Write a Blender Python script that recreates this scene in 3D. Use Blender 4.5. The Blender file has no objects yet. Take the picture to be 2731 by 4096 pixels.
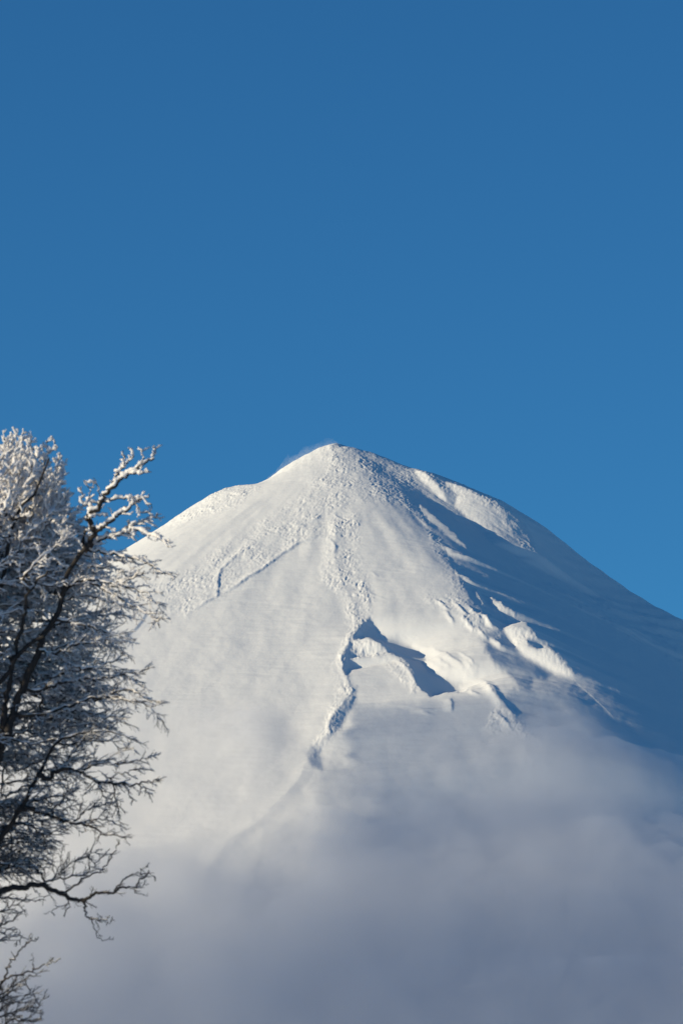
import bpy, math, random
import numpy as np

random.seed(7)
rng = np.random.default_rng(11)
R = math.radians
scene = bpy.context.scene
col = scene.collection

# ------------------------------------------------------------------ camera
EYE = np.array((0.0, 0.0, 1.7))
PITCH = R(9.8)
VFOV = R(12.0)
cam_d = bpy.data.cameras.new("camera")
cam = bpy.data.objects.new("camera", cam_d)
col.objects.link(cam)
cam.location = EYE
cam.rotation_euler = (R(90) + PITCH, 0, 0)
cam_d.sensor_fit = 'VERTICAL'
cam_d.sensor_height = 36.0
cam_d.angle_y = VFOV
cam_d.clip_start = 0.5
cam_d.clip_end = 200000
cam_d.dof.use_dof = True
cam_d.dof.focus_distance = 7600
cam_d.dof.aperture_fstop = cam_d.lens / 25.0
scene.camera = cam

# ------------------------------------------------------------------ light
SUN_EL, SUN_LEFT = R(12.5), R(75.0)            # 75 degrees to the left of straight behind the camera
SUN_DIR = np.array((-math.sin(SUN_LEFT) * math.cos(SUN_EL), -math.cos(SUN_LEFT) * math.cos(SUN_EL), math.sin(SUN_EL)))
sun_d = bpy.data.lights.new("sun", 'SUN')
sun_d.energy = 4.9
sun_d.angle = R(0.5)
sun_d.color = (1.0, 0.87, 0.61)
sun = bpy.data.objects.new("sun", sun_d)
col.objects.link(sun)
import mathutils
sun.rotation_euler = mathutils.Vector(SUN_DIR).to_track_quat('Z', 'Y').to_euler()
sun.location = (-200, -100, 300)

world = bpy.data.worlds.new("World")
scene.world = world
world.use_nodes = True
nt = world.node_tree
bg = nt.nodes["Background"]
sky = nt.nodes.new("ShaderNodeTexSky")
sky.sky_type = 'NISHITA'
sky.sun_disc = False
sky.sun_elevation = SUN_EL
sky.sun_rotation = math.atan2(SUN_DIR[0], SUN_DIR[1])
sky.altitude = 2500
sky.air_density = 1.0
sky.dust_density = 0.0
sky.ozone_density = 3.0
tint = nt.nodes.new("ShaderNodeMix")                      # the deep blue of cold, dry mountain air
tint.data_type = 'RGBA'
tint.blend_type = 'MULTIPLY'
tint.inputs[0].default_value = 1.0
tint.inputs[7].default_value = (0.26, 0.685, 0.90, 1)
nt.links.new(sky.outputs[0], tint.inputs[6])
nt.links.new(tint.outputs[2], bg.inputs[0])
bg.inputs[1].default_value = 0.12

scene.view_settings.view_transform = 'Standard'
scene.view_settings.look = 'None'
scene.view_settings.gamma = 1.0
scene.view_settings.exposure = 0.0
scene.render.engine = 'CYCLES'
cy = scene.cycles
cy.use_denoising = True
cy.max_bounces = 12
cy.diffuse_bounces = 3
cy.volume_bounces = 8
cy.use_adaptive_sampling = True
cy.adaptive_threshold = 0.01

# ------------------------------------------------------------------ helpers
PW, PH = 1568.0, 2352.0                                   # the photograph's proportions used for measuring
K = 2 * math.tan(VFOV / 2) / PH
FWD = np.array((0, math.cos(PITCH), math.sin(PITCH)))
UPV = np.array((0, -math.sin(PITCH), math.cos(PITCH)))


def ray(u, v):
    return FWD + (u - PW / 2) * K * np.array((1.0, 0, 0)) + (PH / 2 - v) * K * UPV


def at(u, v, dist):
    """World point seen at (u, v), at the given depth along y."""
    d = ray(u, v)
    return EYE + d * (dist / d[1])


def project(x, y, z):
    f = y * FWD[1] + (z - EYE[2]) * FWD[2]
    up = y * UPV[1] + (z - EYE[2]) * UPV[2]
    return PW / 2 + x / f / K, PH / 2 - up / f / K


def smooth(a, b, x):
    t = np.clip((x - a) / (b - a), 0, 1)
    return t * t * (3 - 2 * t)


_perm = np.random.default_rng(3).integers(0, 2 ** 31, size=4096)


def vnoise(x, y, seed=0):
    """Gradient noise in about [-1, 1]."""
    xi, yi = np.floor(x).astype(np.int64), np.floor(y).astype(np.int64)
    xf, yf = x - xi, y - yi

    def g(ix, iy, dx, dy):
        h = _perm[(_perm[(ix + seed * 131) & 4095] + iy) & 4095]
        a = (h & 1023) * (2 * math.pi / 1024)
        return np.cos(a) * dx + np.sin(a) * dy
    u = xf * xf * xf * (xf * (xf * 6 - 15) + 10)
    w = yf * yf * yf * (yf * (yf * 6 - 15) + 10)
    n0 = g(xi, yi, xf, yf) * (1 - u) + g(xi + 1, yi, xf - 1, yf) * u
    n1 = g(xi, yi + 1, xf, yf - 1) * (1 - u) + g(xi + 1, yi + 1, xf - 1, yf - 1) * u
    return (n0 * (1 - w) + n1 * w) * 1.5


def fbm(x, y, oct=4, seed=0, gain=0.5):
    s, a, t = 0, 1, 0
    for k in range(oct):
        s = s + a * vnoise(x * 2 ** k, y * 2 ** k, seed + k)
        t += a
        a *= gain
    return s / t


def grid_mesh(name, X, Y, Z, mat, closed_bottom=None):
    """Heightfield on a rows x columns grid; optionally closed by a lower sheet."""
    r, c = X.shape
    co = np.stack((X, Y, Z), -1).reshape(-1, 3)
    idx = np.arange(r * c).reshape(r, c)
    q = np.stack((idx[:-1, :-1], idx[:-1, 1:], idx[1:, 1:], idx[1:, :-1]), -1).reshape(-1, 4)
    if closed_bottom is not None:
        n = r * c
        co = np.concatenate((co, np.stack((X, Y, closed_bottom), -1).reshape(-1, 3)))
        b = q[:, ::-1] + n
        edge = np.concatenate((idx[0, :], idx[1:, -1], idx[-1, -2::-1], idx[-2:0:-1, 0]))
        nx = np.roll(edge, -1)
        side = np.stack((edge, edge + n, nx + n, nx), -1)
        q = np.concatenate((q, b, side))
    me = bpy.data.meshes.new(name)
    me.vertices.add(len(co))
    me.vertices.foreach_set("co", co.astype(np.float32).ravel())
    me.loops.add(q.size)
    me.loops.foreach_set("vertex_index", q.astype(np.int32).ravel())
    me.polygons.add(len(q))
    me.polygons.foreach_set("loop_start", np.arange(0, q.size, 4, dtype=np.int32))
    me.polygons.foreach_set("use_smooth", np.ones(len(q), dtype=bool))
    me.update(calc_edges=True)
    me.materials.append(mat)
    o = bpy.data.objects.new(name, me)
    col.objects.link(o)
    return o


def new_mat(name):
    m = bpy.data.materials.new(name)
    m.use_nodes = True
    return m, m.node_tree, m.node_tree.nodes["Principled BSDF"]


# ------------------------------------------------------------------ materials
def snow_material(name, base, scale, strength, dist):
    m, t, p = new_mat(name)
    p.inputs["Base Color"].default_value = (*base, 1)
    p.inputs["Roughness"].default_value = 0.65
    p.inputs["Specular IOR Level"].default_value = 0.25
    tc = t.nodes.new("ShaderNodeTexCoord")
    n = t.nodes.new("ShaderNodeTexNoise")
    n.inputs["Scale"].default_value = scale
    n.inputs["Detail"].default_value = 5
    n.inputs["Roughness"].default_value = 0.6
    b = t.nodes.new("ShaderNodeBump")
    b.inputs["Strength"].default_value = strength
    b.inputs["Distance"].default_value = dist
    t.links.new(tc.outputs["Object"], n.inputs["Vector"])
    t.links.new(n.outputs["Fac"], b.inputs["Height"])
    t.links.new(b.outputs["Normal"], p.inputs["Normal"])
    return m


M_MOUNT = snow_material("mountain_snow", (0.88, 0.875, 0.865), 0.22, 0.3, 1.0)
M_GROUND = snow_material("ground_snow", (0.80, 0.81, 0.83), 0.8, 0.5, 0.3)

# ------------------------------------------------------------------ ground
gx = np.array([-60000, -20000, -6000, -2000, -600, -200, -60, 0, 60, 200, 600, 2000, 6000, 20000, 60000.0])
GX, GY = np.meshgrid(gx, gx + 3000)
ground = grid_mesh("ground", GX, GY, np.zeros_like(GX), M_GROUND)
ground["kind"] = "structure"

# ------------------------------------------------------------------ mountain
SUMMIT = np.array((0.0, 8000.0, 1500.0))
SX = (1350 / 1.7417 - PW / 2) * K * 8140             # summit a touch left of the middle
PLANES = [(-150, .62), (-105, .57), (-62, .55), (-33, .545), (-10, .575), (49, .605), (100, .60), (155, .62)]


def base_height(x, y):
    dx, dy = x - SX, y - SUMMIT[1]
    k = 0.055
    acc = 0
    for psi, m in PLANES:
        p = R(psi)
        acc = acc + np.exp(k * (m * (dx * math.sin(p) - dy * math.cos(p)) - 0.45 * np.hypot(dx, dy)))
    s = np.log(acc) / k + 0.45 * np.hypot(dx, dy)
    a = 20.0
    s0 = math.log(len(PLANES)) / k
    s = np.sqrt(np.maximum(s - s0 * np.exp(-np.hypot(dx, dy) / 60), 0) ** 2 + a * a) - a
    return SUMMIT[2] - s, np.arctan2(dx, -dy), np.hypot(dx, dy)


SIL = np.array([(-700, 2950), (-300, 2700), (0, 2500), (300, 2320), (636, 2116), (697, 2073), (784, 2015), (862, 1971), (940, 1944), (1001, 1940), (1066, 1921), (1132, 1872),
                (1202, 1829), (1271, 1794), (1315, 1778), (1350, 1775), (1393, 1787), (1463, 1804), (1533, 1827), (1602, 1857),
                (1672, 1881), (1742, 1898), (1811, 1923), (1881, 1954), (1951, 1982), (2020, 2012), (2090, 2055), (2177, 2107),
                (2264, 2177), (2351, 2247), (2438, 2308), (2525, 2369), (2612, 2421), (2731, 2482), (3000, 2640), (3600, 2990)]) / 1.7417

# silhouette fit: radial profile corrections for the left and right flanks
cx_ = np.linspace(-950, 1050, 401)
cy_ = np.linspace(7000, 8200, 241)
CX, CY = np.meshgrid(cx_, cy_)
CH, CPHI, CR = base_height(CX, CY)
corr = np.zeros_like(cx_)


def apply_corr(h, phi, r):
    xe = SX + r * math.sin(R(70)) * np.clip(np.sin(phi) * 3, -1, 1)
    d = np.interp(xe, cx_, corr)
    w = np.where(phi > 0, smooth(R(30), R(62), phi), smooth(R(35), R(70), -phi))
    wz = np.maximum(w, 1 - smooth(15, 60, r))
    return h + d * wz


for it in range(8):
    hh = apply_corr(CH, CPHI, CR)
    U, V = project(CX, CY, hh)
    vm = V.min(0)
    um = U[V.argmin(0), np.arange(len(cx_))]
    res = (vm - np.interp(um, SIL[:, 0], SIL[:, 1])) * K * 8140
    corr = corr + 0.8 * res
    kk = np.ones(3) / 3
    corr[1:-1] = np.convolve(corr, kk, 'valid')


# ---- relief map: extra slope along the sun's path, measured off the photograph in (u, v)
V0 = 950
TH, TW = 2352 - V0, 1568 + 400                          # map covers u from -200 to 1768
U0 = -200
VV, UU = np.mgrid[V0:2352, U0:U0 + TW].astype(float)
TM = np.zeros((TH, TW))
RM = np.zeros((TH, TW))


def crop(ox, oy, w):
    s = w / 1568.0
    return lambda pts: [((ox + s * a) / 1.7417, (oy + s * b) / 1.7417) for a, b in pts]


c4, c5, c6, c7, c8 = crop(550, 1700, 1100), crop(1250, 1750, 1481), crop(1200, 2400, 1100), crop(400, 2500, 1100), crop(1900, 2300, 831)


def fill(pts, soft=3, jitter=3, seed=0):
    p = np.array(pts)
    m = 4 * soft + 12
    a0, a1 = int(max(p[:, 0].min() - m - U0, 0)), int(min(p[:, 0].max() + m - U0, TW))
    b0, b1 = int(max(p[:, 1].min() - m - V0, 0)), int(min(p[:, 1].max() + m - V0, TH))
    u, v = UU[b0:b1, a0:a1], VV[b0:b1, a0:a1]
    ju = u + jitter * (1.2 * fbm(u / 16, v / 16, 3, seed + 40) + .9 * fbm(u / 5, v / 5, 2, seed + 45))
    jv = v + jitter * (1.2 * fbm(u / 16, v / 16, 3, seed + 50) + .9 * fbm(u / 5, v / 5, 2, seed + 55))
    ins = np.zeros(u.shape, bool)
    d2 = np.full(u.shape, 1e9)
    for (x1, y1), (x2, y2) in zip(p, np.roll(p, -1, 0)):
        if y1 != y2:
            cr = ((y1 > jv) != (y2 > jv)) & (ju < (x2 - x1) * (jv - y1) / (y2 - y1) + x1)
            ins ^= cr
        L = (x2 - x1) ** 2 + (y2 - y1) ** 2 + 1e-9
        t = np.clip(((ju - x1) * (x2 - x1) + (jv - y1) * (y2 - y1)) / L, 0, 1)
        d2 = np.minimum(d2, (ju - x1 - t * (x2 - x1)) ** 2 + (jv - y1 - t * (y2 - y1)) ** 2)
    sd = np.sqrt(d2) * np.where(ins, 1, -1)
    return (slice(b0, b1), slice(a0, a1)), smooth(-soft, soft, sd)


def patch(pts, val, soft=3, jitter=3, seed=0, M=None):
    s, w = fill(pts, soft, jitter, seed)
    M = TM if M is None else M
    M[s] = M[s] * (1 - w) + val * w


def rough(pts, val, soft=12):
    s, w = fill(pts, soft, 8, 9)
    RM[s] = np.maximum(RM[s], val * w)


def crest(pts, wl, al, wr, ar, jit=2, seed=0):
    """A small ridge: rises over wl from its left, drops over wr on its right."""
    p = np.array(sorted(pts, key=lambda q: q[1]))
    v = VV[:, 0]
    x = np.interp(v, p[:, 1], p[:, 0]) + jit * fbm(v / 9, v * 0, 3, 70 + seed)
    L = p[-1, 1] - p[0, 1]
    e = smooth(p[0, 1] - 2, p[0, 1] + .2 * L, v) * (1 - smooth(p[-1, 1] - .2 * L, p[-1, 1] + 2, v))
    d = UU - x[:, None]
    mod = (0.75 + 0.5 * fbm(v / 7, v * 0 + 5, 2, 80 + seed))[:, None] * e[:, None]
    TM[...] += mod * (al * smooth(-wl, -wl * .3, d) * (d < 0) - ar * (d >= 0) * (1 - smooth(wr * .5, wr, d)))


# the right flank turns away from the sun
patch([(1000, 1262), (1050, 1330), (1090, 1400), (1130, 1450), (1165, 1500), (1192, 1560), (1200, 1680), (1260, 1900), (1500, 2100), (1600, 1800),
       (1400, 1640), (1280, 1540), (1200, 1440), (1120, 1340)], -.16, 14, 16, 60)
patch(c5([(600, 530), (680, 640), (735, 690), (800, 760), (805, 810), (870, 905), (960, 945), (1030, 985), (990, 1020), (860, 1010), (830, 960),
          (800, 880), (775, 800), (705, 720), (640, 630)]), -.38, 4, 5, 61)
patch(c6([(1120, 160), (1170, 250), (1300, 330), (1340, 420), (1300, 560), (1255, 480), (1190, 420), (1110, 350), (1060, 290), (1030, 200), (1090, 170)]), -.36, 6, 7, 62)
patch(c6([(1255, 480), (1420, 580), (1560, 760), (1500, 860), (1330, 780), (1240, 690), (1160, 570)]), -.30, 10, 9, 63)
# faint grazing light on the far part of it
for k, q in enumerate([[(480, 60), (640, 120), (800, 210), (960, 310), (1080, 360), (1240, 410), (1400, 480), (1568, 590), (1568, 640), (1440, 580), (1300, 440), (1060, 400), (930, 300), (760, 200)],
                       [(880, 170), (980, 190), (1050, 230), (980, 220)], [(1180, 270), (1300, 340), (1450, 440), (1320, 400)]]):
    patch(c8(q), .36, 9, 16, 30 + k)
# lit patches on the shaded right flank
patch(c5([(425, 130), (470, 150), (510, 185), (560, 235), (568, 270), (530, 250), (490, 210), (450, 170)]), .50, 2, 3, 1)
patch(c5([(560, 185), (640, 215), (700, 240), (760, 260), (800, 290), (850, 320), (890, 365), (915, 390), (925, 440), (950, 485), (1025, 565),
          (960, 535), (900, 522), (850, 490), (800, 460), (760, 450), (715, 400), (680, 360), (640, 325), (600, 285), (620, 250), (585, 215)]), .50, 3, 4, 2)
patch(c5([(735, 670), (775, 685), (820, 715), (858, 747), (800, 730), (750, 700)]), .45, 2, 3, 3)
patch(c5([(805, 800), (830, 792), (890, 775), (945, 830), (952, 855), (1000, 890), (1038, 912), (1060, 950), (1115, 1003), (1030, 978), (960, 942), (880, 900), (850, 860)]), .47, 3, 4, 4)
patch(c5([(905, 850), (950, 858), (975, 890), (950, 895), (915, 880)]), -.1, 3, 2, 5)
# ragged streaks beside the terminator
for k, q in enumerate([[(430, 260), (475, 300), (560, 370), (620, 430), (660, 475), (600, 440), (540, 390), (470, 330)],
                       [(540, 450), (600, 485), (695, 515), (640, 510), (580, 495)],
                       [(600, 570), (645, 590), (700, 630), (640, 605)],
                       [(700, 735), (740, 755), (778, 808), (740, 790)],
                       [(730, 830), (780, 860), (820, 898), (770, 880)]]):
    patch(c5(q), .35, 3, 4, 10 + k)
# central hollow in shade, right of the middle crest
patch(c6([(400, 95), (445, 170), (500, 200), (560, 185), (620, 225), (700, 290), (732, 335), (700, 350), (735, 372), (830, 405), (930, 435), (960, 468), (860, 462),
          (935, 505), (900, 525), (800, 530), (745, 552), (700, 520), (670, 490), (655, 420), (625, 370), (580, 335), (540, 315), (490, 290), (455, 262), (430, 232),
          (380, 212), (310, 222), (300, 290), (315, 320), (390, 300), (270, 340), (335, 372), (345, 385), (280, 398), (262, 435), (245, 390), (258, 330), (290, 250), (330, 185), (360, 140)]),
      -.72, 3, 4, 20)
patch(c6([(325, 490), (300, 560), (262, 610), (215, 640), (180, 690), (195, 760), (240, 720), (270, 650), (310, 600)]), -.4, 7, 5, 21)
patch(c7([(1200, 690), (1250, 680), (1270, 760), (1270, 830), (1210, 800), (1180, 740)]), -.35, 8, 5, 22)
# bright crests
crest(c6([(300, 170), (270, 250), (235, 330), (245, 400), (300, 520), (170, 690), (165, 760), (60, 860)]), 16, .25, 8, .25, 4, 1)
crest(c6([(390, 100), (300, 170), (270, 250), (235, 330), (245, 400), (300, 520), (170, 690), (165, 760), (60, 860)]), 120, .17, 1, 0, 4, 1)
crest(c6([(620, 225), (780, 270), (900, 340), (1000, 430)]), 46, .42, 8, .5, 3, 2)
crest(c6([(900, 290), (960, 320), (1020, 380)]), 18, .4, 6, .4, 2, 3)
crest(c6([(1000, 430), (1100, 490), (1150, 570), (1235, 680)]), 46, .36, 14, .5, 2, 4)
crest(c6([(540, 600), (690, 632), (755, 625), (775, 660)]), 34, .35, 10, .4, 2, 5)
crest(c6([(540, 330), (600, 370), (640, 430), (668, 495)]), 22, .32, 8, .4, 3, 6)
crest(c6([(990, 60), (1060, 90), (1110, 160)]), 20, .35, 8, .4, 3, 7)
# rime covered bands on the left flank, each dropping off to the lower right
crest(c4([(1050, 515), (990, 555), (960, 585), (900, 560)]), 14, .2, 6, .5, 2, 8)
crest(c4([(1050, 620), (980, 655), (920, 672), (850, 722), (795, 760), (700, 830), (640, 862), (560, 920), (470, 972)]), 24, .24, 8, .8, 3, 9)
crest(c4([(625, 700), (560, 750), (480, 820), (462, 870), (455, 980), (370, 1020), (300, 1075)]), 18, .22, 8, .6, 3, 10)
crest(c4([(1110, 500), (1170, 545)]), 12, .2, 5, .4, 1, 11)
crest(c4([(1090, 640), (1130, 690), (1120, 740)]), 16, .15, 8, .4, 3, 12)
crest(c4([(1280, 920), (1340, 965), (1430, 1000)]), 10, .2, 7, .3, 2, 13)
crest(c4([(1340, 840), (1370, 860)]), 10, .15, 6, .3, 2, 14)
crest([(338, 1405), (315, 1440), (288, 1464)], 12, .1, 10, .6, 3, 15)
for k, q in enumerate([[(780, 0), (860, 60)], [(880, 10), (960, 90)], [(960, 30), (1045, 120)], [(1010, 150), (1080, 230)], [(1000, -60), (1060, 40)], [(920, 80), (1000, 170)], [(830, 60), (880, 130)]]):
    crest(c6(q), 16, .42, 8, .6, 3, 20 + k)
crest(c5([(70, 290), (100, 400), (95, 500), (130, 620), (170, 700), (200, 790)]), 40, .14, 34, .10, 9, 30)
crest(c7([(1175, 690), (1190, 760), (1120, 900), (880, 1140), (740, 1220), (600, 1420), (620, 1580)]), 44, .10, 40, .10, 9, 31)
patch(c6([(700, 350), (745, 345), (880, 415), (905, 440), (830, 420), (760, 390)]), .25, 3, 4, 70)
patch(c6([(300, 235), (370, 218), (450, 250), (470, 285), (400, 280), (330, 290)]), .35, 3, 4, 71)
for k, q in enumerate([[(880, 480), (960, 510), (1040, 545)], [(1060, 470), (1120, 540), (1150, 600)], [(1120, 640), (1180, 700), (1210, 750)], [(860, 560), (866, 640)], [(940, 330), (1010, 400)], [(780, 320), (860, 370), (920, 400)]]):
    crest(c6(q), 26, .40, 8, .55, 4, 40 + k)
# roughness of the rime
rough(c4([(1100, 110), (1350, 190), (1568, 280), (1568, 500), (1450, 420), (1300, 420), (1230, 520), (1190, 640), (1100, 500), (1010, 330), (1060, 200)]), 1.0, 25)
rough(c4([(1050, 400), (1230, 480), (1260, 620), (1270, 800), (1330, 950), (1330, 1130), (1230, 1170), (1170, 980), (1060, 880), (1060, 700), (1100, 640)]), 1.0, 12)
rough(c4([(1060, 320), (1060, 620), (900, 690), (700, 830), (470, 980), (290, 1080), (100, 1030), (0, 900), (300, 830), (620, 620), (850, 460)]), .8, 14)
rough(c4([(480, 370), (640, 340), (700, 360), (560, 450), (400, 500), (200, 570), (150, 600), (350, 440)]), 1.5, 10)
rough(c5([(420, 260), (560, 480), (690, 690), (780, 820), (700, 830), (480, 680), (600, 660), (520, 480)]), .8, 10)
rough(c5([(400, 120), (600, 190), (800, 270), (950, 470), (900, 480), (780, 300), (560, 220)]), .8, 8)
rough(c6([(360, 60), (330, 190), (250, 330), (270, 450), (310, 560), (180, 780), (60, 900), (150, 700), (220, 500), (190, 400), (240, 250)]), .9, 10)
rough(c6([(720, 0), (950, 20), (1110, 150), (1060, 160), (900, 110)]), .8, 12)
rough(c6([(440, 250), (540, 310), (640, 400), (690, 500), (650, 520), (560, 440), (480, 360), (400, 310), (300, 330), (290, 230)]), 1.1, 7)
rough(c5([(800, 790), (960, 830), (1120, 1000), (1060, 1000), (880, 900)]), .55, 6)
rough(c5([(690, 640), (860, 745), (790, 880), (700, 760)]), .7, 6)
rough(c6([(1130, 560), (1240, 680), (1330, 780), (1180, 760), (1060, 740)]), 1.0, 10)


def sample(M, u, v):
    x = np.clip(u - U0, 0, TW - 1.001)
    y = np.clip(v - V0, 0, TH - 1.001)
    xi, yi = x.astype(int), y.astype(int)
    fx, fy = x - xi, y - yi
    return (M[yi, xi] * (1 - fx) + M[yi, xi + 1] * fx) * (1 - fy) + (M[yi + 1, xi] * (1 - fx) + M[yi + 1, xi + 1] * fx) * fy


def spaced(dense0, dense1, step, lo, hi, grow=1.12):
    mid = np.arange(dense0, dense1, step)
    a, s, left = dense0, step, []
    while a > lo:
        s *= grow
        a -= s
        left.append(a)
    a, s, right = mid[-1], step, []
    while a < hi:
        s *= grow
        a += s
        right.append(a)
    return np.concatenate((left[::-1], mid, right))


XS = spaced(-470, 620, 1.3, -3600, 3600)
YS = spaced(6560, 8060, 2.3, 4600, 11500, 1.06)
X, Y = np.meshgrid(XS, YS)
H, PHI, RAD = base_height(X, Y)
H = apply_corr(H, PHI, RAD)
near = smooth(7000, 7400, Y) * 0 + 1
# broad undulation and downslope ribs
ang = PHI * 1.0
H = H + 3.0 * fbm(ang * 7, RAD / 420, 3, 21) * smooth(120, 420, RAD) * np.where(PHI > R(20), .5, 1)
H = H + 1.0 * fbm(X / 40, Y / 60, 3, 31) * smooth(20, 120, RAD)
H0 = H
dxs = np.diff(XS, prepend=XS[0] - 1)
# below the middle crest the slope falls away from the sun as a whole
s2_, w2_ = fill([(765, 1720), (740, 1770), (725, 1850), (650, 1920), (600, 1990), (560, 2060), (540, 2140), (520, 2352), (1560, 2352), (1560, 2000), (1210, 1760), (1000, 1800), (850, 1830)], 46, 14, 77)
TM2 = np.zeros((TH, TW))
TM2[s2_] = -.26 * w2_
delta = np.zeros_like(H)
for it in range(4):
    U, V = project(X, Y, H0 + delta)
    wu = U + 2.5 * fbm(X / 12, Y / 18, 3, 61)
    wv = V + 2.0 * fbm(X / 12, Y / 18, 3, 65)
    T = sample(TM, wu, wv)
    T[:, (XS < -480) | (XS > 640)] = 0
    d = np.zeros_like(H)
    acc = np.zeros(len(YS))
    T2 = sample(TM2, wu, wv)
    T2[:, (XS < -480) | (XS > 640)] = 0
    acc2 = np.zeros(len(YS))
    for j in range(len(XS)):
        Lk = 62.0
        acc = acc * math.exp(-dxs[j] / Lk) + T[:, j] * dxs[j]
        acc2 = acc2 * math.exp(-dxs[j] / 420) + T2[:, j] * dxs[j]
        d[:, j] = acc + acc2
    for _ in range(2):                                     # smooth a little across the rows
        d[1:-1] = .25 * d[:-2] + .5 * d[1:-1] + .25 * d[2:]
    delta = 0.4 * delta + 0.6 * d
H = H0 + delta
U, V = project(X, Y, H)
rg = sample(RM, U, V)
rg = rg * (.35 + .95 * smooth(-.35, .45, fbm(X / 45, Y / 70, 3, 88)))
wx0 = 3 * fbm(X / 18, Y / 25, 2, 86)
lump = 1 - 2 * np.abs(fbm((X + wx0) / 10.0, (Y + wx0) / 17.0, 4, 91, .6))
lump2 = fbm(X / 3.6, Y / 7.0, 2, 95, .6)
H = H + rg * (1.6 * lump + 0.55 * lump2)
# broken skyline of the upper left shoulder
H = H + smooth(-160, -30, Y - SUMMIT[1]) * (1 - smooth(60, 200, X)) * (1.5 * fbm(X / 15, Y / 22, 4, 133, .6))
# runnels on the shaded flank
H = H + smooth(R(20), R(35), PHI) * smooth(60, 200, RAD) * (.9 * fbm(PHI * 34 + .4 * fbm(X / 60, Y / 60, 2, 14), RAD / 160, 4, 111, .6) + .5 * fbm(X / 9, Y / 16, 3, 117))
# wind carved ripples on the smooth slopes
H = H + (1 - rg) * (.15 + .35 * smooth(-.2, .5, fbm(X / 150, Y / 90, 2, 46))) * fbm(X / 46 + 1.2 * fbm(X / 90, Y / 90, 2, 44), (Y + .3 * X) / 9.0, 4, 99)
mountain = grid_mesh("mountain", X, Y, H, M_MOUNT)
mountain["kind"] = "structure"


# ------------------------------------------------------------------ cloud lying against the lower slopes
def volume_material(name, color, density, aniso=0.0):
    m = bpy.data.materials.new(name)
    m.use_nodes = True
    t = m.node_tree
    t.nodes.clear()
    out = t.nodes.new("ShaderNodeOutputMaterial")
    v = t.nodes.new("ShaderNodeVolumePrincipled")
    v.inputs["Color"].default_value = (*color, 1)
    v.inputs["Density"].default_value = density
    v.inputs["Anisotropy"].default_value = aniso
    t.links.new(v.outputs[0], out.inputs["Volume"])
    return m


def surf(x, y):
    """Height of the finished mountain."""
    i = np.clip(np.searchsorted(YS, y) - 1, 0, len(YS) - 2)
    j = np.clip(np.searchsorted(XS, x) - 1, 0, len(XS) - 2)
    fy = (y - YS[i]) / (YS[i + 1] - YS[i])
    fx = (x - XS[j]) / (XS[j + 1] - XS[j])
    return (H[i, j] * (1 - fx) + H[i, j + 1] * fx) * (1 - fy) + (H[i + 1, j] * (1 - fx) + H[i + 1, j + 1] * fx) * fy


SIGMA = 0.018
fx_ = np.arange(-1100, 1300, 9.0)
fy_ = np.arange(5000, 7900, 9.0)
FX, FY = np.meshgrid(fx_, fy_)
FH = surf(FX, FY)
FU, FV = project(FX, FY, FH)
n1 = fbm(FX / 210, FY / 330, 5, 201, .55)
n2 = fbm(FX / 90 + 3, FY / 140, 4, 211, .55)
n3 = fbm(FX / 35, FY / 50, 4, 221, .55)
bank = np.interp(FU, [-400, 300, 470, 560, 640, 700, 760, 850, 950, 1030, 1100, 1180, 1250, 1350, 1450, 1568, 1900],
                 [2200, 2130, 2040, 1965, 1900, 1850, 1800, 1765, 1760, 1745, 1735, 1680, 1615, 1640, 1710, 1780, 1900])
s_ = (FV - bank + 10 + 95 * n1 + 60 * n2 + 26 * n3) / 112
tau = 0.9 * np.log1p(np.exp(2.2 * s_)) / 2.2 + 0.35 * np.maximum(s_, 0)
tau = 3.4 * np.tanh(tau / 3.4) * (1 + .15 * n2 + .08 * n3)
left = 1 - smooth(520, 820, FU)
veil = np.interp(FV, [1560, 1640, 1700, 1780, 1900, 2000, 2100, 2200, 2400], [0, .3, .45, .5, .65, .95, 1.3, 1.7, 2.4])
tau = np.maximum(tau, left * veil * (1 + .8 * n1))
tau = tau + .5 * np.exp(-(((FU - 530) / 120) ** 2 + ((FV - 1690) / 60) ** 2)) * (1 + 1.2 * n2 + .8 * n1)
tau = tau + .45 * np.exp(-(((FU - 420) / 70) ** 2 + ((FV - 2060) / 55) ** 2))
tau = tau + .35 * np.exp(-(((FU - 900) / 120) ** 2 + ((FV - 1680) / 50) ** 2)) * (1 + .6 * n2)
tau = tau * smooth(1450, 1640, FV + 30 * n1)
thick = tau / (SIGMA * 2.6)
edge = smooth(0, 60, FX - fx_[0]) * smooth(0, 60, fx_[-1] - FX) * smooth(0, 60, FY - fy_[0])
FS = FH.copy()
for _ in range(30):
    FS[1:-1, 1:-1] = .5 * FS[1:-1, 1:-1] + .125 * (FS[:-2, 1:-1] + FS[2:, 1:-1] + FS[1:-1, :-2] + FS[1:-1, 2:])
FH = FH + (FS - FH) * smooth(.9, 2.2, tau)
top = FH + thick * edge - 2.5
cloud = grid_mesh("cloud", FX, FY, top, volume_material("cloud_vapour", (0.97, 0.97, 0.98), SIGMA, 0.3), closed_bottom=np.minimum(FH, top) - 25)
cloud["kind"] = "stuff"

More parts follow.
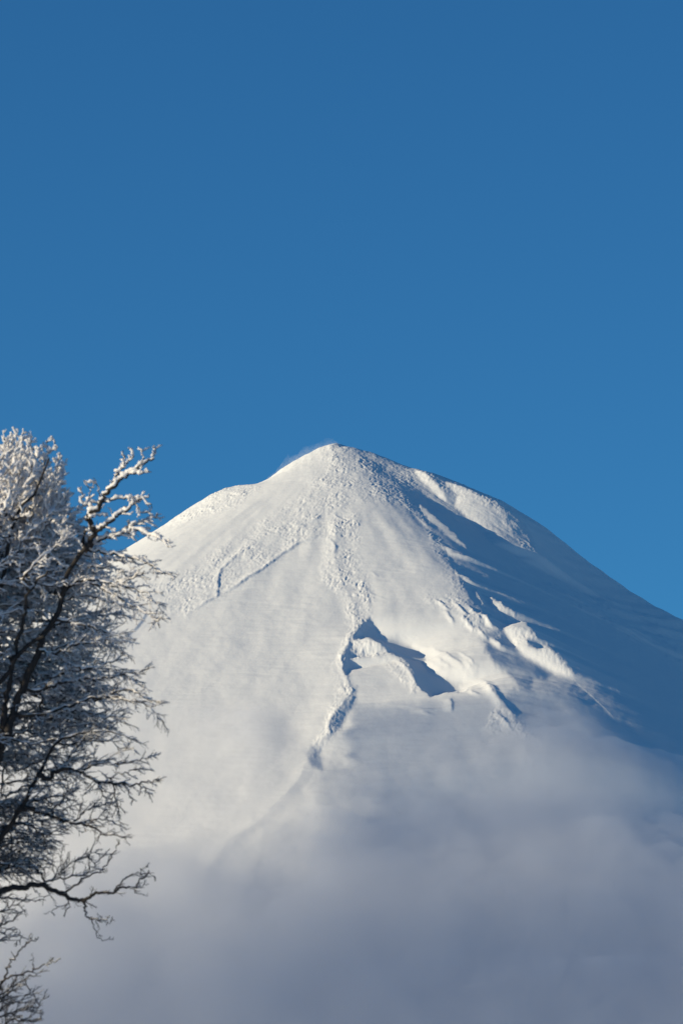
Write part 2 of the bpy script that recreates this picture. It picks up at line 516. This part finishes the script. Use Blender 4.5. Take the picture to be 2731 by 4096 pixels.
# unseen bank added past the left edge to shade the cloud's near side
bx = np.arange(-1500, -610, 22.0)
by = np.arange(4700, 6760, 30.0)
BX, BY = np.meshgrid(bx, by)
bn = fbm(BX / 260, BY / 320, 4, 231)
xl = np.interp(BY, [5800, 6560], [-1400, -700])              # thinner towards the mountain
bt = 1060 * (1 + .13 * bn) * smooth(-120, 160, BX - xl + 120 * bn) * smooth(-600, -760, BX) * np.minimum(smooth(4690, 4900, BY), smooth(6760, 6660, BY))
bb = np.maximum(np.minimum(surf(BX, BY), 500) - 40, np.interp(BY, [5900, 6300, 6740], [300, 660, 960]) + 40 * bn)
shade_bank = grid_mesh("cloud", BX, BY, np.maximum(bt, bb + 2), volume_material("shade_bank_vapour", (0.97, 0.97, 0.98), 0.0021, 0.3), closed_bottom=bb)
shade_bank["kind"] = "stuff"
dx_ = np.arange(-930, -595, 15.0)  # unseen deck added to keep the sun off the upper edge of the mist
dy_ = np.arange(6230, 6740, 15.0)
DX, DY = np.meshgrid(dx_, dy_)
dn = fbm(DX / 150, DY / 150, 4, 241)
d_lo = 768 + .57 * (DY - 6250) + .38 * (-620 - DX) + 25 * dn
dm = np.minimum(smooth(-935, -850, DX), smooth(-595, -660, DX)) * np.minimum(smooth(6225, 6330, DY), smooth(6715, 6600, DY))
shade_deck = grid_mesh("cloud", DX, DY, d_lo + 2 + (1250 + 60 * dn - d_lo) * dm, volume_material("shade_deck_vapour", (0.97, 0.97, 0.98), 0.0026, 0.3), closed_bottom=d_lo)
shade_deck["kind"] = "stuff"

# snow blown off the left shoulder below the summit
wx_ = np.arange(SX - 140, SX + 20, 2.5)
wy_ = np.arange(7960, 8090, 3.0)
WX, WY = np.meshgrid(wx_, wy_)
WH = surf(WX, WY)
wt = 17 * smooth(SX - 140, SX - 80, WX) * (1 - smooth(SX - 30, SX + 18, WX)) * smooth(7960, 7990, WY) * (1 - smooth(8050, 8088, WY)) * np.maximum(0, .7 + 1.5 * fbm(WX / 22, WY / 30, 4, 301))
spindrift = grid_mesh("blowing_snow", WX, WY, WH + wt - 1.5, volume_material("blown_snow", (0.95, 0.95, 0.96), 0.0035), closed_bottom=WH - 8)
spindrift["kind"] = "stuff"


# ------------------------------------------------------------------ trees in the foreground
def bark_material():
    m, t, p = new_mat("bark")
    tc = t.nodes.new("ShaderNodeTexCoord")
    n = t.nodes.new("ShaderNodeTexNoise")
    n.inputs["Scale"].default_value = 18
    n.inputs["Detail"].default_value = 4
    r = t.nodes.new("ShaderNodeValToRGB")
    r.color_ramp.elements[0].position = 0.3
    r.color_ramp.elements[0].color = (0.010, 0.009, 0.009, 1)
    r.color_ramp.elements[1].position = 0.75
    r.color_ramp.elements[1].color = (0.045, 0.035, 0.029, 1)
    t.links.new(tc.outputs["Object"], n.inputs["Vector"])
    t.links.new(n.outputs["Fac"], r.inputs["Fac"])
    t.links.new(r.outputs["Color"], p.inputs["Base Color"])
    p.inputs["Roughness"].default_value = 0.9
    return m


M_BARK = bark_material()
M_TSNOW = snow_material("branch_snow", (0.82, 0.785, 0.77), 30, 0.5, 0.02)
DM = K * 60.9                                               # metres per photograph unit at the tree


def tubes(P, RA, sides, squash=1.0):
    """P (N,n,3) polylines, RA (N,n) radii -> vertices, quads (closed by shrinking the ends)."""
    T = np.gradient(P, axis=1)
    T /= np.linalg.norm(T, axis=2, keepdims=True) + 1e-9
    S = np.cross(T, np.array((0.02, 0.03, 1.0)))
    S /= np.linalg.norm(S, axis=2, keepdims=True) + 1e-9
    U_ = np.cross(S, T)
    a = np.arange(sides) * 2 * math.pi / sides
    V = P[:, :, None] + RA[:, :, None, None] * (np.cos(a)[:, None] * S[:, :, None] + squash * np.sin(a)[:, None] * U_[:, :, None])
    N, n = P.shape[:2]
    idx = np.arange(N * n * sides).reshape(N, n, sides)
    q = np.stack((idx[:, :-1], np.roll(idx[:, :-1], -1, 2), np.roll(idx[:, 1:], -1, 2), idx[:, 1:]), -1).reshape(-1, 4)
    return V.reshape(-1, 3), q


def quad_object(name, parts, mat, parent, origin):
    vs, qs, n = [], [], 0
    for v, q in parts:
        vs.append(v)
        qs.append(q + n)
        n += len(v)
    v, q = np.concatenate(vs) - origin, np.concatenate(qs)
    me = bpy.data.meshes.new(name)
    me.vertices.add(len(v))
    me.vertices.foreach_set("co", v.astype(np.float32).ravel())
    me.loops.add(q.size)
    me.loops.foreach_set("vertex_index", q.astype(np.int32).ravel())
    me.polygons.add(len(q))
    me.polygons.foreach_set("loop_start", np.arange(0, q.size, 4, dtype=np.int32))
    me.polygons.foreach_set("use_smooth", np.ones(len(q), dtype=bool))
    me.update(calc_edges=True)
    me.materials.append(mat)
    o = bpy.data.objects.new(name, me)
    col.objects.link(o)
    o.parent = parent
    return o


def resample(p, n):
    """Smooth curve through the points p, n samples."""
    p = np.asarray(p, float)
    d = np.concatenate(([0], np.cumsum(np.linalg.norm(np.diff(p, axis=0), axis=1))))
    m = np.gradient(p, d, axis=0) if len(p) > 2 else np.repeat((p[1:] - p[:1]) / d[1], 2, 0)
    t = np.linspace(0, d[-1], n)
    i = np.clip(np.searchsorted(d, t) - 1, 0, len(p) - 2)
    h = (d[i + 1] - d[i])
    s = ((t - d[i]) / h)[:, None]
    h = h[:, None]
    return (p[i] * (1 + 2 * s) * (1 - s) ** 2 + p[i + 1] * s * s * (3 - 2 * s)
            + m[i] * h * s * (1 - s) ** 2 - m[i + 1] * h * s * s * (1 - s))


def unit(a):
    return a / (np.linalg.norm(a, axis=-1, keepdims=True) + 1e-9)


def grow(starts, dirs, lens, n, bias, wig):
    """Curved shoots: start points, directions and lengths -> (N, n, 3)."""
    N = len(starts)
    P = np.zeros((N, n, 3))
    P[:, 0] = starts
    d = unit(dirs)
    for k in range(1, n):
        d = unit(d + bias + wig * rng.normal(size=(N, 3)))
        P[:, k] = P[:, k - 1] + d * (lens / (n - 1))[:, None]
    return P


def side_shoots(P, spacing, f0, ang, lmin, lmax, n, bias, normal, taper=.5, wig=.12):
    """Alternate shoots along each polyline of P, spread in a flat spray."""
    S, D, L, Fr = [], [], [], []
    for line in P:
        seg = np.linalg.norm(np.diff(line, axis=0), axis=1)
        d = np.concatenate(([0], np.cumsum(seg)))
        cnt = max(2, int(d[-1] * (1 - f0) / spacing))
        t = d[-1] * (f0 + (1 - f0) * (np.arange(cnt) + rng.random(cnt) * .8) / cnt)
        t = np.minimum(t, d[-1] * .995)
        p = np.stack([np.interp(t, d, line[:, k]) for k in range(3)], 1)
        p2 = np.stack([np.interp(np.maximum(t - .03, 0), d, line[:, k]) for k in range(3)], 1)
        T = unit(p - p2)
        nn = unit(normal + .5 * rng.normal(size=(cnt, 3)))
        B = unit(np.cross(T, nn))
        sg = np.where(np.arange(cnt) % 2 == 0, 1, -1) * np.where(rng.random(cnt) < .15, -1, 1)
        a = R(ang) * (0.8 + .4 * rng.random(cnt))
        S.append(p)
        D.append(T * np.cos(a)[:, None] + B * (sg * np.sin(a))[:, None])
        f = t / d[-1]
        L.append((lmin + (lmax - lmin) * rng.random(cnt)) * (1 - taper * np.clip((f - .3) / .7, 0, 1)))
    S, D, L = np.concatenate(S), np.concatenate(D), np.concatenate(L)
    return grow(S, D, L, n, bias, wig)


def snow_amount(z_):
    """More snow stayed on the windward crown than on the low branches."""
    return np.interp(z_, [5, 8.0, 9.5, 11.0, 12.5, 14.5], [.14, .22, .38, .60, .90, .98])


def snow_on(P, RW, size, sides=6):
    """A lumpy cap of snow along the upper side of each polyline."""
    T = unit(np.gradient(P, axis=1))
    flat = np.clip(1.15 - np.abs(T[:, :, 2]) ** 2 * .6, .3, 1)
    am = snow_amount(P[:, :, 2]) * flat
    N, n = RW.shape
    lum = np.clip(.8 + .35 * rng.normal(size=(N, n)), .25, 1.6)
    rs = size * am * lum + RW * .55 * np.minimum(am, 1)
    e = np.linspace(0, 1, n)
    rs = rs * np.clip(e * 8 + .25, 0, 1) * np.clip((1 - e) * 5 + .35, 0, 1)
    Q = P.copy()
    Q[:, :, 2] += RW * .55 + rs * .45
    Q[:, :, 0] -= rs * .15
    rs[:, 0] *= .2
    rs[:, -1] *= .3
    return tubes(Q, rs, sides, .85)


def radii(N, n, r0, r1, p=1.0):
    e = np.linspace(0, 1, n) ** p
    return np.repeat((r0 + (r1 - r0) * e)[None], N, 0)


AXES = {}


def joined(root, path):
    """Start the limb on the nearest wood of its tree."""
    a = AXES.setdefault(root.name, np.zeros((0, 3)))
    p = np.array(path)
    if len(a):
        d = a - p[0] + np.array((0, 0, .0))
        dist = np.linalg.norm(d, axis=1) + .35 * np.maximum(d[:, 2], 0) + .3 * np.maximum(d[:, 0], 0)
        k = dist.argmin()
        if np.linalg.norm(d[k]) > .04:
            p = np.concatenate((a[k][None], p))
        else:
            p[0] = a[k]
    AXES[root.name] = np.concatenate((a, resample(p, len(p) * 5)))
    return p


def make_branch(root, path, r0, r1, twig=.34, bias=(0, 0, 0), normal=(.2, -.5, .8), f0=.12, spacing=.058, tsize=.0145, msize=.026, fine=True, wig=.065, store=None):
    """One limb with its twigs (mesh 'branch') and the snow lying on it (child mesh 'snow')."""
    o = np.array(root.location)
    path = joined(root, path)
    n = max(6, int(len(path) * 4))
    P0 = resample(path, n)
    P0[1:] += .012 * rng.normal(size=(n - 1, 3)) * np.minimum(1, np.arange(1, n) / 4)[:, None]
    P0 = P0[None]
    bias, normal = np.array(bias, float), np.array(normal, float)
    R0 = radii(1, n, r0, r1)
    P1 = side_shoots(P0, spacing, f0, 48, twig * .45, twig * 1.2, 7, bias, normal, .45, wig)
    R1 = radii(len(P1), 7, .0068, .0033)
    wood, snow = [tubes(P0, R0, 7), tubes(P1, R1, 4)], [snow_on(P0, R0, msize, 8), snow_on(P1, R1, tsize)]
    if fine:
        P2 = side_shoots(P1, .030, .15, 45, twig * .15, twig * .46, 5, bias * 1.2, normal, .4, wig)
        R2 = radii(len(P2), 5, .0042, .0022)
        wood.append(tubes(P2, R2, 4))
        snow.append(snow_on(P2, R2, tsize * .92, 5))
    if store is not None:
        store[0].extend(wood)
        store[1].extend(snow)
        return None
    b = quad_object("branch", wood, M_BARK, root, o)
    quad_object("snow", snow, M_TSNOW, b, np.zeros(3) + o)
    return b


def px(c, pts, d0, d1=None):
    """Photograph points -> a path at tree distance, running from depth d0 to d1."""
    q = c(pts)
    d1 = d0 if d1 is None else d1
    return [at(u, v, d0 + (d1 - d0) * k / max(1, len(q) - 1)) for k, (u, v) in enumerate(q)]


t1, t2, t3 = crop(0, 1650, 720), crop(0, 2650, 720), crop(0, 3300, 720)
ident = lambda p: p


def thing(name, loc, label, cat):
    o = bpy.data.objects.new(name, None)
    o.location = loc
    o.empty_display_size = .5
    col.objects.link(o)
    o["label"] = label
    o["category"] = cat
    return o


def trunk_mesh(root, path, r0, r1):
    p = resample(path, len(path) * 5)
    p[1:-1] += .015 * rng.normal(size=(len(p) - 2, 3))
    rr = radii(1, len(p), r0, r1) * (1 + .06 * rng.normal(size=(1, len(p))))
    AXES[root.name] = np.concatenate((AXES.get(root.name, np.zeros((0, 3))), p))
    b = quad_object("trunk", [tubes(p[None], rr, 12)], M_BARK, root, np.array(root.location))
    quad_object("snow", [snow_on(p[len(p) // 2:][None], rr[:, len(p) // 2:], .012, 8)], M_TSNOW, b, np.array(root.location))
    return b


base1 = np.array((-5.9, 60.5, -0.05))
tree = thing("snowy_tree", base1, "tall dark-barked tree with branches caked in white snow at the left edge", "tree")
# the leaning stems
foot = [tuple(base1), (-5.6, 60.4, 2.5)]
stem_a = foot + [at(-150, 2240, 60.3), at(-40, 1960, 60.2)] + px(t2, [(-30, 860), (10, 760), (60, 630), (110, 440), (160, 290), (230, 130), (290, 0)], 60.1, 60) + \
    px(t1, [(370, 1970), (450, 1850), (490, 1765), (545, 1640), (558, 1550), (590, 1430), (650, 1330), (695, 1230), (720, 1130), (745, 1030)], 60, 59.9)
trunk_mesh(tree, stem_a, .17, .022)
stem_b = foot + [at(-120, 2100, 60.5), at(-70, 1800, 60.4)] + px(t1, [(-90, 1900), (20, 1400), (140, 900), (230, 800), (310, 710), (375, 560), (430, 400)], 60.4, 59.8)
trunk_mesh(tree, stem_b, .14, .012)
stem_c = foot + [at(-180, 2050, 59.6), at(-170, 1600, 59.5), at(-120, 1300, 59.6), at(-70, 1150, 59.7)]
trunk_mesh(tree, stem_c, .14, .012)
stem_d = foot + [at(-60, 2250, 60.2)] + px(t2, [(30, 1500), (100, 1400), (180, 1280), (240, 1150), (310, 1035), (335, 975)], 60.2, 60.1) + px(t2, [(400, 880), (450, 760)], 60.1, 60.0)
trunk_mesh(tree, stem_d, .12, .02)

trunk_mesh(tree, [stem_a[3]] + px(t1, [(60, 2290), (150, 2150), (270, 2010), (385, 1955)], 60, 59.8), .05, .022)
trunk_mesh(tree, [stem_a[5]] + px(t1, [(120, 2150), (185, 1900), (215, 1760), (240, 1640), (310, 1480), (420, 1380)], 60, 59.7), .045, .012)
UPB, OUT, DRP = (.0, 0, .10), (.05, 0, .0), (.05, 0, -.055)
B = lambda *a, **k: make_branch(tree, *a, **k)
# the snow laden leader standing clear of the crown
few = dict(spacing=.30, twig=.17, fine=False)
B(px(t1, [(745, 1180), (800, 1100), (830, 1050), (800, 985), (772, 930), (790, 870), (850, 845), (885, 770), (935, 695), (995, 640), (1060, 580), (1130, 530), (1200, 485), (1270, 440), (1345, 398)], 59.9, 59.4), .042, .011, bias=UPB, msize=.034, **few)
B(px(t1, [(1335, 400), (1330, 380), (1350, 330), (1340, 290)], 59.4), .008, .005, msize=.018, **few)
B(px(t1, [(985, 640), (1020, 560), (1060, 485), (1120, 430), (1160, 380), (1145, 340), (1120, 305)], 59.7), .018, .007, bias=UPB, msize=.028, **few)
B(px(t1, [(1080, 470), (1072, 410), (1076, 345)], 59.6), .008, .006, msize=.022, **few)
B(px(t1, [(1130, 540), (1200, 530), (1285, 512)], 59.5, 59.3), .014, .008, msize=.032, **few)
B(px(t1, [(1238, 455), (1246, 385), (1225, 345), (1200, 312)], 59.4), .009, .006, msize=.018, **few)
B(px(t1, [(830, 1050), (900, 1000), (970, 950), (1040, 880), (1130, 828), (1180, 775), (1235, 750), (1300, 735)], 59.8, 59.5), .028, .008, bias=UPB, msize=.032, spacing=.16, twig=.2)
B(px(t1, [(860, 800), (920, 770), (1050, 758), (1130, 745), (1240, 752), (1325, 825)], 59.7, 59.5), .016, .006, msize=.024, spacing=.2, twig=.16, fine=False)
B(px(t1, [(775, 800), (720, 800), (715, 730), (690, 690), (715, 650)], 59.8), .014, .006, msize=.03, **few)
B(px(t1, [(765, 780), (790, 690), (825, 570)], 59.9), .009, .005, msize=.02, **few)
B(px(t1, [(875, 780), (862, 700), (848, 620), (740, 600)], 59.9), .009, .005, msize=.022, **few)
B(px(t1, [(1180, 790), (1230, 860), (1330, 885)], 59.6), .010, .004, msize=.018, spacing=.1, twig=.16)
B(px(t1, [(780, 920), (880, 895), (950, 900)], 59.7), .012, .006, msize=.03, **few)
# drooping sprays on the right side, top to bottom
B(px(t1, [(760, 1190), (900, 1100), (1070, 1055), (1200, 1035), (1330, 1065), (1400, 1110), (1465, 1175)], 60, 59.4), .022, .006, twig=.2, bias=DRP, msize=.04, tsize=.018)
B(px(t1, [(1065, 1060), (1130, 985), (1220, 950), (1330, 930), (1385, 885)], 59.8), .014, .005, twig=.2, msize=.03)
B(px(t1, [(720, 1210), (900, 1210), (1100, 1258), (1250, 1290), (1320, 1330), (1400, 1388), (1465, 1412), (1545, 1430)], 60, 59.6), .022, .006, twig=.22, bias=DRP, msize=.026)
B(px(t1, [(700, 1230), (850, 1260), (1000, 1290), (1150, 1300)], 60.3), .016, .005, twig=.3, bias=DRP)
B(px(t1, [(660, 1320), (800, 1340), (950, 1360), (1080, 1400), (1150, 1430)], 60.2), .016, .005, twig=.25, bias=DRP)
B(px(t1, [(565, 1560), (660, 1490), (760, 1450), (900, 1478), (1050, 1480), (1180, 1440), (1255, 1400)], 60, 59.5), .022, .006, twig=.28, bias=OUT)
B(px(t1, [(760, 1450), (850, 1500), (950, 1560), (1100, 1650), (1250, 1730), (1340, 1800), (1395, 1870)], 59.9, 59.3), .02, .006, twig=.30, bias=DRP)
B(px(t1, [(850, 1500), (1000, 1510), (1200, 1540), (1320, 1610), (1405, 1745)], 59.8, 59.5), .016, .005, twig=.28, bias=DRP)
B(px(t1, [(540, 1650), (700, 1600), (850, 1620), (1000, 1660), (1150, 1700)], 60.3), .018, .005, twig=.3, bias=DRP)
B(px(t1, [(480, 1785), (700, 1850), (850, 1885), (1000, 1950), (1180, 1985)], 60, 59.6), .02, .005, twig=.30, bias=OUT)
B(px(t1, [(450, 1850), (600, 1830), (800, 1900), (960, 1990), (1060, 2100)], 60.3, 60), .02, .005, twig=.36, bias=DRP)
B(px(t1, [(330, 2050), (450, 2110), (620, 2040), (800, 2000), (950, 1985), (1050, 2020)], 60, 59.6), .024, .005, twig=.32, bias=OUT)
B(px(t1, [(455, 2110), (620, 2200), (800, 2230), (950, 2180), (1100, 2110)], 60, 59.7), .018, .005, twig=.34, bias=DRP)
B(px(t2, [(300, 250), (500, 190), (800, 140), (1000, 130), (1100, 90), (1190, 78), (1310, 40)], 60, 59.6), .024, .005, twig=.30, bias=OUT)
B(px(t2, [(420, 160), (700, 60), (900, 50), (1060, 110), (1150, 150), (1255, 215)], 60.1, 59.6), .022, .005, twig=.34, bias=DRP)
B(px(t2, [(300, 470), (550, 400), (700, 340), (1000, 305), (1130, 335), (1280, 360), (1345, 430), (1440, 525)], 60, 59.3), .024, .006, twig=.30, bias=DRP)
B(px(t2, [(820, 330), (1050, 240), (1200, 260), (1310, 320), (1395, 365)], 59.8, 59.5), .016, .005, twig=.26, bias=DRP)
B(px(t2, [(350, 500), (550, 430), (700, 420), (900, 480), (1020, 470), (1110, 540)], 60.1, 59.7), .020, .005, twig=.30, bias=DRP)
B(px(t2, [(430, 760), (520, 680), (700, 620), (950, 600), (1090, 640), (1195, 700)], 60, 59.6), .020, .005, twig=.28, bias=OUT)
B(px(t2, [(560, 720), (750, 680), (950, 690), (1080, 760), (1160, 740)], 60, 59.8), .014, .004, twig=.26, bias=OUT)
B(px(t2, [(340, 970), (420, 1020), (480, 958), (535, 930), (620, 935), (680, 950), (740, 985), (850, 1035), (1000, 1052), (1180, 1060), (1300, 1030), (1390, 1018)], 60, 59.5), .034, .006, twig=.22, bias=OUT)
B(px(t2, [(540, 915), (590, 850), (640, 760), (690, 700), (760, 640)], 60, 59.8), .018, .005, twig=.3)
B(px(t2, [(700, 950), (850, 880), (1060, 885), (1200, 850), (1300, 825), (1355, 785)], 59.9, 59.6), .016, .004, twig=.22, bias=OUT)
B(px(t2, [(950, 1010), (1080, 960), (1200, 930), (1330, 930)], 59.8), .010, .004, twig=.18)
B(px(t2, [(1080, 1060), (1120, 1130), (1165, 1210)], 59.7), .009, .004, twig=.13)
B(px(t2, [(1200, 1060), (1270, 1120), (1330, 1160)], 59.6), .009, .004, twig=.16)
B(px(t2, [(850, 1040), (900, 1150), (1000, 1250), (1060, 1230)], 59.9), .012, .004, twig=.26)
B(px(t2, [(990, 1060), (1005, 1160), (1030, 1280), (1040, 1400)], 59.9), .011, .004, twig=.2)
B(px(t2, [(180, 1280), (250, 1278), (330, 1290), (440, 1332), (530, 1372), (640, 1402), (720, 1400), (820, 1440), (920, 1500), (1000, 1500), (1095, 1525)], 60.1, 59.6), .032, .006, twig=.24, bias=OUT)
B(px(t2, [(440, 1332), (470, 1270), (540, 1200), (600, 1120), (680, 1090)], 60, 59.8), .016, .004, twig=.30)
B(px(t2, [(640, 1390), (720, 1320), (850, 1250), (950, 1220)], 59.9), .012, .004, twig=.30)
B(px(t2, [(700, 1400), (850, 1370), (1000, 1400), (1100, 1450)], 59.9), .012, .004, twig=.24)
B(px(t2, [(240, 1160), (330, 1090), (430, 1085)], 60), .012, .005, twig=.28)
B(px(t2, [(100, 1400), (250, 1420), (380, 1500), (480, 1480), (580, 1460)], 60.2), .018, .004, twig=.34)
B(px(t2, [(60, 1430), (200, 1490), (320, 1560), (430, 1560)], 60.4), .018, .004, twig=.34)
# the long bare limb low down
B(px(t3, [(-60, 640), (0, 600), (60, 560), (200, 547), (390, 532), (460, 572), (530, 602), (600, 632), (680, 648), (742, 658), (780, 630), (850, 580), (960, 592), (1050, 545), (1150, 545), (1230, 470), (1310, 410)], 60.1, 59.5), .045, .007, twig=.20, f0=.5, spacing=.13, bias=OUT)
B(px(t3, [(1000, 575), (1080, 470), (1150, 430), (1250, 425), (1370, 455)], 59.6), .010, .004, twig=.18, spacing=.1)
B(px(t3, [(1150, 545), (1230, 545), (1300, 510)], 59.5), .008, .004, twig=.15, spacing=.12)
B(px(t3, [(1150, 560), (1220, 600), (1290, 605)], 59.5), .007, .003, twig=.12, spacing=.14, fine=False)
B(px(t3, [(1220, 410), (1260, 370), (1312, 325)], 59.5), .006, .004, spacing=.4, twig=.08, fine=False)
B(px(t3, [(742, 658), (738, 720), (745, 780), (790, 818), (870, 832), (930, 815), (965, 790)], 59.9, 59.7), .018, .004, twig=.12, f0=.4, spacing=.12)
B(px(t3, [(860, 832), (930, 850), (1005, 835)], 59.8), .006, .003, twig=.10, spacing=.12)
B(px(t3, [(800, 830), (830, 920), (870, 992), (940, 1000), (1005, 982)], 59.8), .008, .003, spacing=.5, twig=.08, fine=False)
B(px(t3, [(835, 840), (860, 900), (872, 985)], 59.8), .006, .003, spacing=.5, twig=.06, fine=False)
B(px(t3, [(600, 632), (590, 710), (565, 795)], 60), .011, .005, twig=.14, spacing=.12)
B(px(t3, [(580, 690), (500, 730), (390, 780)], 60), .006, .003, twig=.13, spacing=.15)
B(px(t3, [(395, 532), (370, 440), (330, 380), (270, 345), (150, 350)], 60.1), .018, .005, twig=.26)
B(px(t3, [(520, 600), (640, 535), (700, 490), (735, 450), (860, 420), (920, 350), (985, 250), (1035, 140)], 60, 59.8), .014, .006, twig=.16, spacing=.22, bias=UPB)
B(px(t3, [(410, 500), (500, 470), (620, 450), (740, 420), (800, 360), (880, 280), (960, 250)], 60.1), .012, .004, twig=.26, bias=(.06, 0, .08))
B(px(t3, [(450, 480), (560, 380), (640, 310), (760, 270), (850, 220)], 60.2), .010, .003, twig=.26, bias=(.06, 0, .06))
B(px(t3, [(300, 560), (380, 640), (370, 700)], 60), .006, .003, twig=.12, spacing=.15)
B(px(t3, [(-40, 640), (80, 640), (200, 650), (310, 670)], 60.4), .014, .004, twig=.26)
B(px(t3, [(-60, 900), (20, 870), (110, 830), (170, 760)], 60.3), .02, .004, twig=.22)
B(px(t3, [(-60, 780), (40, 750), (140, 700), (210, 715)], 60.5), .016, .004, twig=.26)
B(px(t3, [(-60, 960), (40, 935), (140, 905)], 60.2), .012, .004, twig=.16)
B(px(t3, [(-60, 1010), (60, 985), (180, 975), (130, 1060)], 60.2), .012, .004, twig=.16)

# inner boughs filling the crown around the stems
def bough(stem, f, az, el, length, r, d_droop, **k):
    s = resample(stem, 60)
    p = s[int(f * 59)]
    d = np.array((math.cos(az) * math.cos(el), math.sin(az) * math.cos(el), math.sin(el)))
    pts = [p]
    m = 5
    for i in range(m):
        d = unit(d + np.array((0, 0, d_droop)) + .14 * rng.normal(size=3))
        pts.append(pts[-1] + d * length / m)
    B(pts, r, .005, **k)


rest = ([], [])
EDGE_V = [960, 985, 1010, 1050, 1090, 1140, 1200, 1260, 1320, 1400, 1500, 1600, 1700, 1800, 1900, 2000, 2080]
EDGE_U = [20, 130, 150, 160, 165, 185, 215, 255, 290, 300, 295, 300, 290, 240, 180, 120, 60]
count = 0
for k in range(380):                                         # boughs reaching into the crown, ending inside its outline
    v = 992 + 1010 * rng.random() ** 1.1
    u = np.interp(v, EDGE_V, EDGE_U) * (rng.random() ** .85) - 14
    if v > 1750 and rng.random() < .5:
        continue
    dep = 61.1 + .5 * rng.normal()
    tip = at(u, v, dep)
    hi = smooth(1350, 1020, v) if False else 1 - smooth(1020, 1350, v)
    L = rng.uniform(.5, 1.1)
    shortn = .55 + .45 * smooth(1030, 1200, v)
    back = unit(np.array((-.8 + .5 * hi, .35 * rng.normal(), -.35 - .9 * hi + .25 * (1 - hi))))
    pts = [tip - unit(-back) * L, tip - unit(-back) * L * .6 + .05 * rng.normal(size=3), tip - unit(-back) * L * .25 + .05 * rng.normal(size=3), tip]
    own = k < 28
    B(pts, .014, .004, twig=.32 * shortn, bias=(.03 - .02 * hi, 0, -.05 + .13 * hi), wig=.07 + .06 * hi, spacing=.07, tsize=.016 + .003 * hi, normal=(.25, -.45, .8 - .5 * hi),
      store=None if own else rest)
for k in range(46):                                          # the side turned to the sun, mostly beyond the edge of the picture
    st = (stem_c, stem_b)[k % 2]
    f = .40 + .50 * rng.random()
    hi = max(0, (f - .72) / .28)
    bough(st, f, rng.uniform(2.0, 4.4), .2 + .7 * hi, 1.2 + 1.4 * rng.random() - .8 * hi, .024, -.06 + .18 * hi,
          twig=.5, bias=(-.02, 0, -.03 + .14 * hi), spacing=.10, tsize=.02, store=rest)
inner = quad_object("inner_branches", rest[0], M_BARK, tree, base1)
inner["kind"] = "stuff"
quad_object("snow", rest[1], M_TSNOW, inner, base1)
# the wood it belongs to goes on beyond the left edge and keeps the sun off the lower crown
wood_l, wood_s = [], []
for sh in ((-3.4, -1.0, -.35), (-5.2, -1.6, .1), (-4.4, .6, -.8)):
    wood_l += [(v + np.array(sh), q) for v, q in rest[0]]
    wood_l += [tubes(resample(st, 40)[None] + np.array(sh), radii(1, 40, .15, .015), 8) for st in (stem_a, stem_b, stem_c)]
    wood_s += [(v + np.array(sh), q) for v, q in rest[1]]
grove = quad_object("woodland", wood_l, M_BARK, None, np.zeros(3))
grove["kind"] = "stuff"
quad_object("snow", wood_s, M_TSNOW, grove, np.zeros(3))

# the young tree in the corner
base2 = np.array((-4.75, 59.0, -0.05))
young = thing("young_tree", base2, "young bare tree with thin rising twigs in the bottom left corner", "tree")
st2 = [tuple(base2), (-4.7, 59, 2.2), (-4.6, 59, 4.2)] + [at(-30, 2420, 59)] + px(t3, [(-20, 1560), (-5, 1420)], 59)
trunk_mesh(young, st2, .06, .016)
Y2 = lambda *a, **k: make_branch(young, *a, **k)
Y2(px(t3, [(-15, 1460), (20, 1370), (60, 1280), (100, 1190), (160, 1120), (220, 1060), (280, 1020), (347, 965)], 59, 58.8), .016, .006, twig=.13, spacing=.25, f0=.3, fine=False)
Y2(px(t3, [(218, 1062), (245, 1010), (272, 948)], 58.9), .008, .005, spacing=.5, twig=.07, fine=False)
Y2(px(t3, [(-15, 1440), (40, 1350), (90, 1330), (180, 1308), (290, 1258), (420, 1208), (480, 1195), (540, 1148)], 59, 58.7), .014, .006, twig=.14, spacing=.2, f0=.3, fine=False)
Y2(px(t3, [(415, 1212), (430, 1180), (465, 1155)], 58.8), .007, .004, spacing=.5, twig=.06, fine=False)
Y2(px(t3, [(290, 1255), (295, 1200), (278, 1118)], 58.9), .006, .004, spacing=.5, twig=.06, fine=False)
Y2(px(t3, [(-10, 1520), (60, 1470), (130, 1400), (250, 1330), (400, 1262)], 59), .010, .004, twig=.18, spacing=.12)
for q in ([(-20, 1640), (60, 1560), (180, 1530), (280, 1420)], [(-20, 1680), (100, 1640), (240, 1600), (340, 1580), (380, 1495)], [(-20, 1760), (120, 1700), (250, 1700), (370, 1690)],
          [(-20, 1600), (40, 1500), (100, 1450), (200, 1390)], [(-20, 1800), (60, 1700), (200, 1620), (300, 1600)], [(-20, 1560), (20, 1480), (60, 1440), (140, 1370)]):
    Y2(px(t3, q, 59 + .4 * rng.normal()), .013, .004, twig=.26, bias=(.04, 0, .06))
